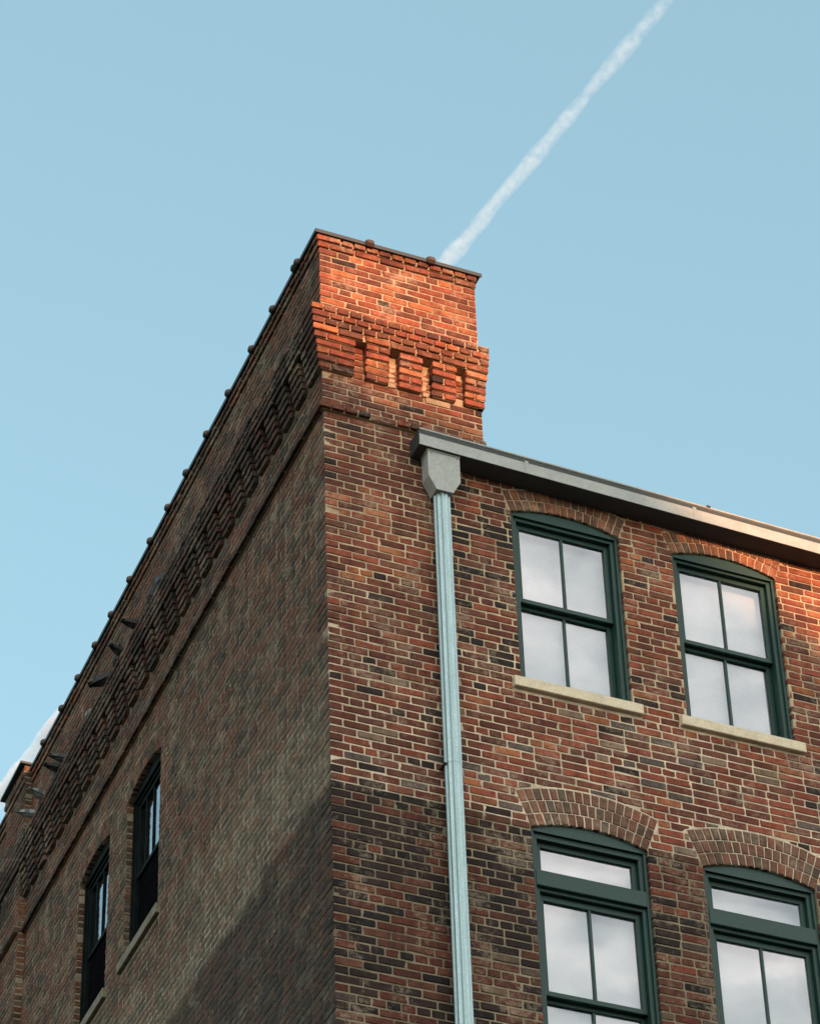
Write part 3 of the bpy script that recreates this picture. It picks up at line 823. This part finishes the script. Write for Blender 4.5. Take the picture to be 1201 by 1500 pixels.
for r in range(4):
    for c in range(9):
        x = -16+c*4.2; z = 1.4+r*3.6
        if z+2 > gable(x)-.5: continue
        mb = MB(); mb.box(I, x, x+1.3, .004, .05, z, z+2.0, 0, bev=.01); mb.box(I, x+.08, x+.61, .05, .056, z+.1, z+1.9, 1); mb.box(I, x+.69, x+1.22, .05, .056, z+.1, z+1.9, 1)
        opp_part(mb, 'window', [M['green'], M['void']])

nb = empty('sky_blocker', (-19, 0, 0))  # unseen block, added to keep low sky light off the left wall
tag(nb, 'unseen plain brick block added left of the view to cut low sky light', 'building')
mb = MB(); mb.box(I, -12, 0, -22, 34, 0, 12.5, 0, bev=.02); mb.build('wall', m_low, nb)
mb = MB(); mb.box(I, -12.2, .2, -22.2, 34.2, 12.504, 12.8, 0, bev=.02); mb.build('roof', M['roof'], nb)
for r in range(3):
    for c in range(11):
        y = -19+c*4.8; z = 1.3+r*3.6
        mb = MB(); mb.box(I, .004, .05, y, y+1.2, z, z+1.9, 0, bev=.01); mb.box(I, .05, .056, y+.08, y+1.12, z+.1, z+1.8, 1)
        mb.build('window', [M['green'], M['void']], nb)

# ------------------------------------------------------------------ camera
f_px = 4243.68
Rr = Vector((0.92605107, -0.37696388, -0.018101)); Rd = Vector((0.22959499, 0.6007925, -0.76572483)); Rf = Vector((0.29952555, 0.7049444, 0.64291356))
cam = bpy.data.cameras.new('camera'); co = bpy.data.objects.new('camera', cam); C.objects.link(co)
cam.sensor_fit = 'HORIZONTAL'; cam.sensor_width = 36; cam.lens = 36*f_px/1201
cam.clip_start = .5; cam.clip_end = 60000
u_ = -Rd; b_ = -Rf
m3 = Matrix(((Rr.x, u_.x, b_.x), (Rr.y, u_.y, b_.y), (Rr.z, u_.z, b_.z)))
CAM = Vector((-5.95700718, -15.60644949, 1.6))
co.matrix_world = Matrix.Translation(CAM) @ m3.to_4x4()
sc.camera = co

# ------------------------------------------------------------------ contrail, high above
A = Vector((1140.8, 1828.4, 2600.0)); B = Vector((845.9, 3820.5, 2600.0)); ax = (B-A); Lc = ax.length; ax.normalize()
ctr = MB(); segn = 24; ny = 40
R0, R1 = 11.0, 19.0
vs = []
for i in range(ny+1):
    x = Lc*i/ny; r = (R0+(R1-R0)*i/ny)
    vs += [(x, r*math.cos(2*PI*k/segn), r*math.sin(2*PI*k/segn)) for k in range(segn)]
fs = [(i*segn+k, i*segn+(k+1) % segn, (i+1)*segn+(k+1) % segn, (i+1)*segn+k) for i in range(ny) for k in range(segn)]
fs += [tuple(range(segn))[::-1], tuple(ny*segn+k for k in range(segn))]
ctr.add(vs, fs)
m = bpy.data.materials.new('condensation trail'); m.use_nodes = True; nt = m.node_tree; nt.nodes.remove(nt.nodes['Principled BSDF'])
out = nt.nodes['Material Output']; pv = N(nt, 'ShaderNodeVolumePrincipled'); pv.inputs['Color'].default_value = (1, 1, 1, 1); pv.inputs['Anisotropy'].default_value = .1
tc = N(nt, 'ShaderNodeTexCoord'); sx = N(nt, 'ShaderNodeSeparateXYZ'); nt.links.new(tc.outputs['Object'], sx.inputs[0])
def MT(op, a, b=None, clamp=False):
    n = N(nt, 'ShaderNodeMath', operation=op); n.use_clamp = clamp
    for s, i in ((a, 0), (b, 1)):
        if s is None: continue
        if isinstance(s, (int, float)): n.inputs[i].default_value = s
        else: nt.links.new(s, n.inputs[i])
    return n.outputs[0]
nl = N(nt, 'ShaderNodeTexNoise'); nl.inputs['Scale'].default_value = .011; nl.inputs['Detail'].default_value = 3; nt.links.new(tc.outputs['Object'], nl.inputs['Vector'])
rr = MT('SQRT', MT('ADD', MT('MULTIPLY', sx.outputs['Y'], sx.outputs['Y']), MT('MULTIPLY', sx.outputs['Z'], sx.outputs['Z'])))
Rx = MT('ADD', MT('MULTIPLY', sx.outputs['X'], (R1-R0)/Lc), R0)
fall = MT('SUBTRACT', 1.0, MT('DIVIDE', rr, MT('MULTIPLY', Rx, MT('ADD', MT('MULTIPLY', nl.outputs['Fac'], 1.5), .1))), True)
nn = N(nt, 'ShaderNodeTexNoise'); nn.inputs['Scale'].default_value = .09; nn.inputs['Detail'].default_value = 4; nn.inputs['Roughness'].default_value = .65
nt.links.new(tc.outputs['Object'], nn.inputs['Vector'])
nz = MT('MULTIPLY', MT('SUBTRACT', nn.outputs['Fac'], .33), 3.2, True)
dens = MT('MULTIPLY', MT('MULTIPLY', MT('POWER', fall, .75), nz), MT('ADD', MT('MULTIPLY', sx.outputs['X'], .16/Lc), .024))
nt.links.new(dens, pv.inputs['Density']); nt.links.new(pv.outputs[0], out.inputs['Volume'])
ct = ctr.build('contrail', m); 
yv = Vector((0, 0, 1)).cross(ax).normalized(); zv = ax.cross(yv)
ct.matrix_world = Matrix.Translation(A) @ Matrix(((ax.x, yv.x, zv.x), (ax.y, yv.y, zv.y), (ax.z, yv.z, zv.z))).to_4x4()
tag(ct, 'thin white aircraft contrail crossing the blue sky diagonally', 'contrail')

# ------------------------------------------------------------------ sky and sun
w = bpy.data.worlds.new('World'); sc.world = w; w.use_nodes = True; nt = w.node_tree
bg = nt.nodes['Background']
sky = N(nt, 'ShaderNodeTexSky'); sky.sky_type = 'NISHITA'; sky.sun_disc = False
sky.sun_elevation = SUN_EL; sky.sun_rotation = PI-SUN_AZ; sky.air_density = 1.0; sky.dust_density = .6; sky.ozone_density = 1.0; sky.altitude = 100
tint = mul(nt, sky.outputs['Color'], (.98, 1.0, .86))
tcw = N(nt, 'ShaderNodeTexCoord')
mp = N(nt, 'ShaderNodeMapping'); mp.inputs['Scale'].default_value = (2.0, 3.5, 6.0); mp.inputs['Rotation'].default_value = (.5, .3, .9)
nt.links.new(tcw.outputs['Generated'], mp.inputs['Vector'])
nw = N(nt, 'ShaderNodeTexNoise'); nw.inputs['Scale'].default_value = 7.0; nw.inputs['Detail'].default_value = 5; nw.inputs['Roughness'].default_value = .55
nt.links.new(mp.outputs[0], nw.inputs['Vector'])
sxw = N(nt, 'ShaderNodeSeparateXYZ'); nt.links.new(tcw.outputs['Generated'], sxw.inputs[0])
west = N(nt, 'ShaderNodeMapRange'); west.inputs['From Min'].default_value = .2; west.inputs['From Max'].default_value = -.5; nt.links.new(sxw.outputs['Y'], west.inputs['Value'])
cl = ramp(nt, nw.outputs['Fac'], [(.36, (.22, .22, .22)), (.74, (1, 1, 1))])
cf = N(nt, 'ShaderNodeMath', operation='MULTIPLY'); nt.links.new(cl.outputs['Color'], cf.inputs[0]); nt.links.new(west.outputs[0], cf.inputs[1])
CLOUD = (5.8, 5.4, 5.2)
tint = mul(nt, tint, (.585, .985, 1.13), .6, 'MIX')
mixc = mul(nt, tint, CLOUD, cf.outputs[0], 'MIX')
nt.links.new(mixc, bg.inputs['Color']); bg.inputs['Strength'].default_value = .15
sl = bpy.data.lights.new('sun', 'SUN'); so = bpy.data.objects.new('sun', sl); C.objects.link(so)
sl.energy = 2.1; sl.angle = math.radians(.6); sl.color = (1.0, .47, .24)
so.rotation_euler = (-sd).to_track_quat('-Z', 'Y').to_euler(); so.location = (0, 0, 60)

sc.view_settings.view_transform = 'Standard'; sc.view_settings.look = 'None'
sc.view_settings.exposure = 1.9; sc.view_settings.gamma = 1
sc.render.engine = 'CYCLES'
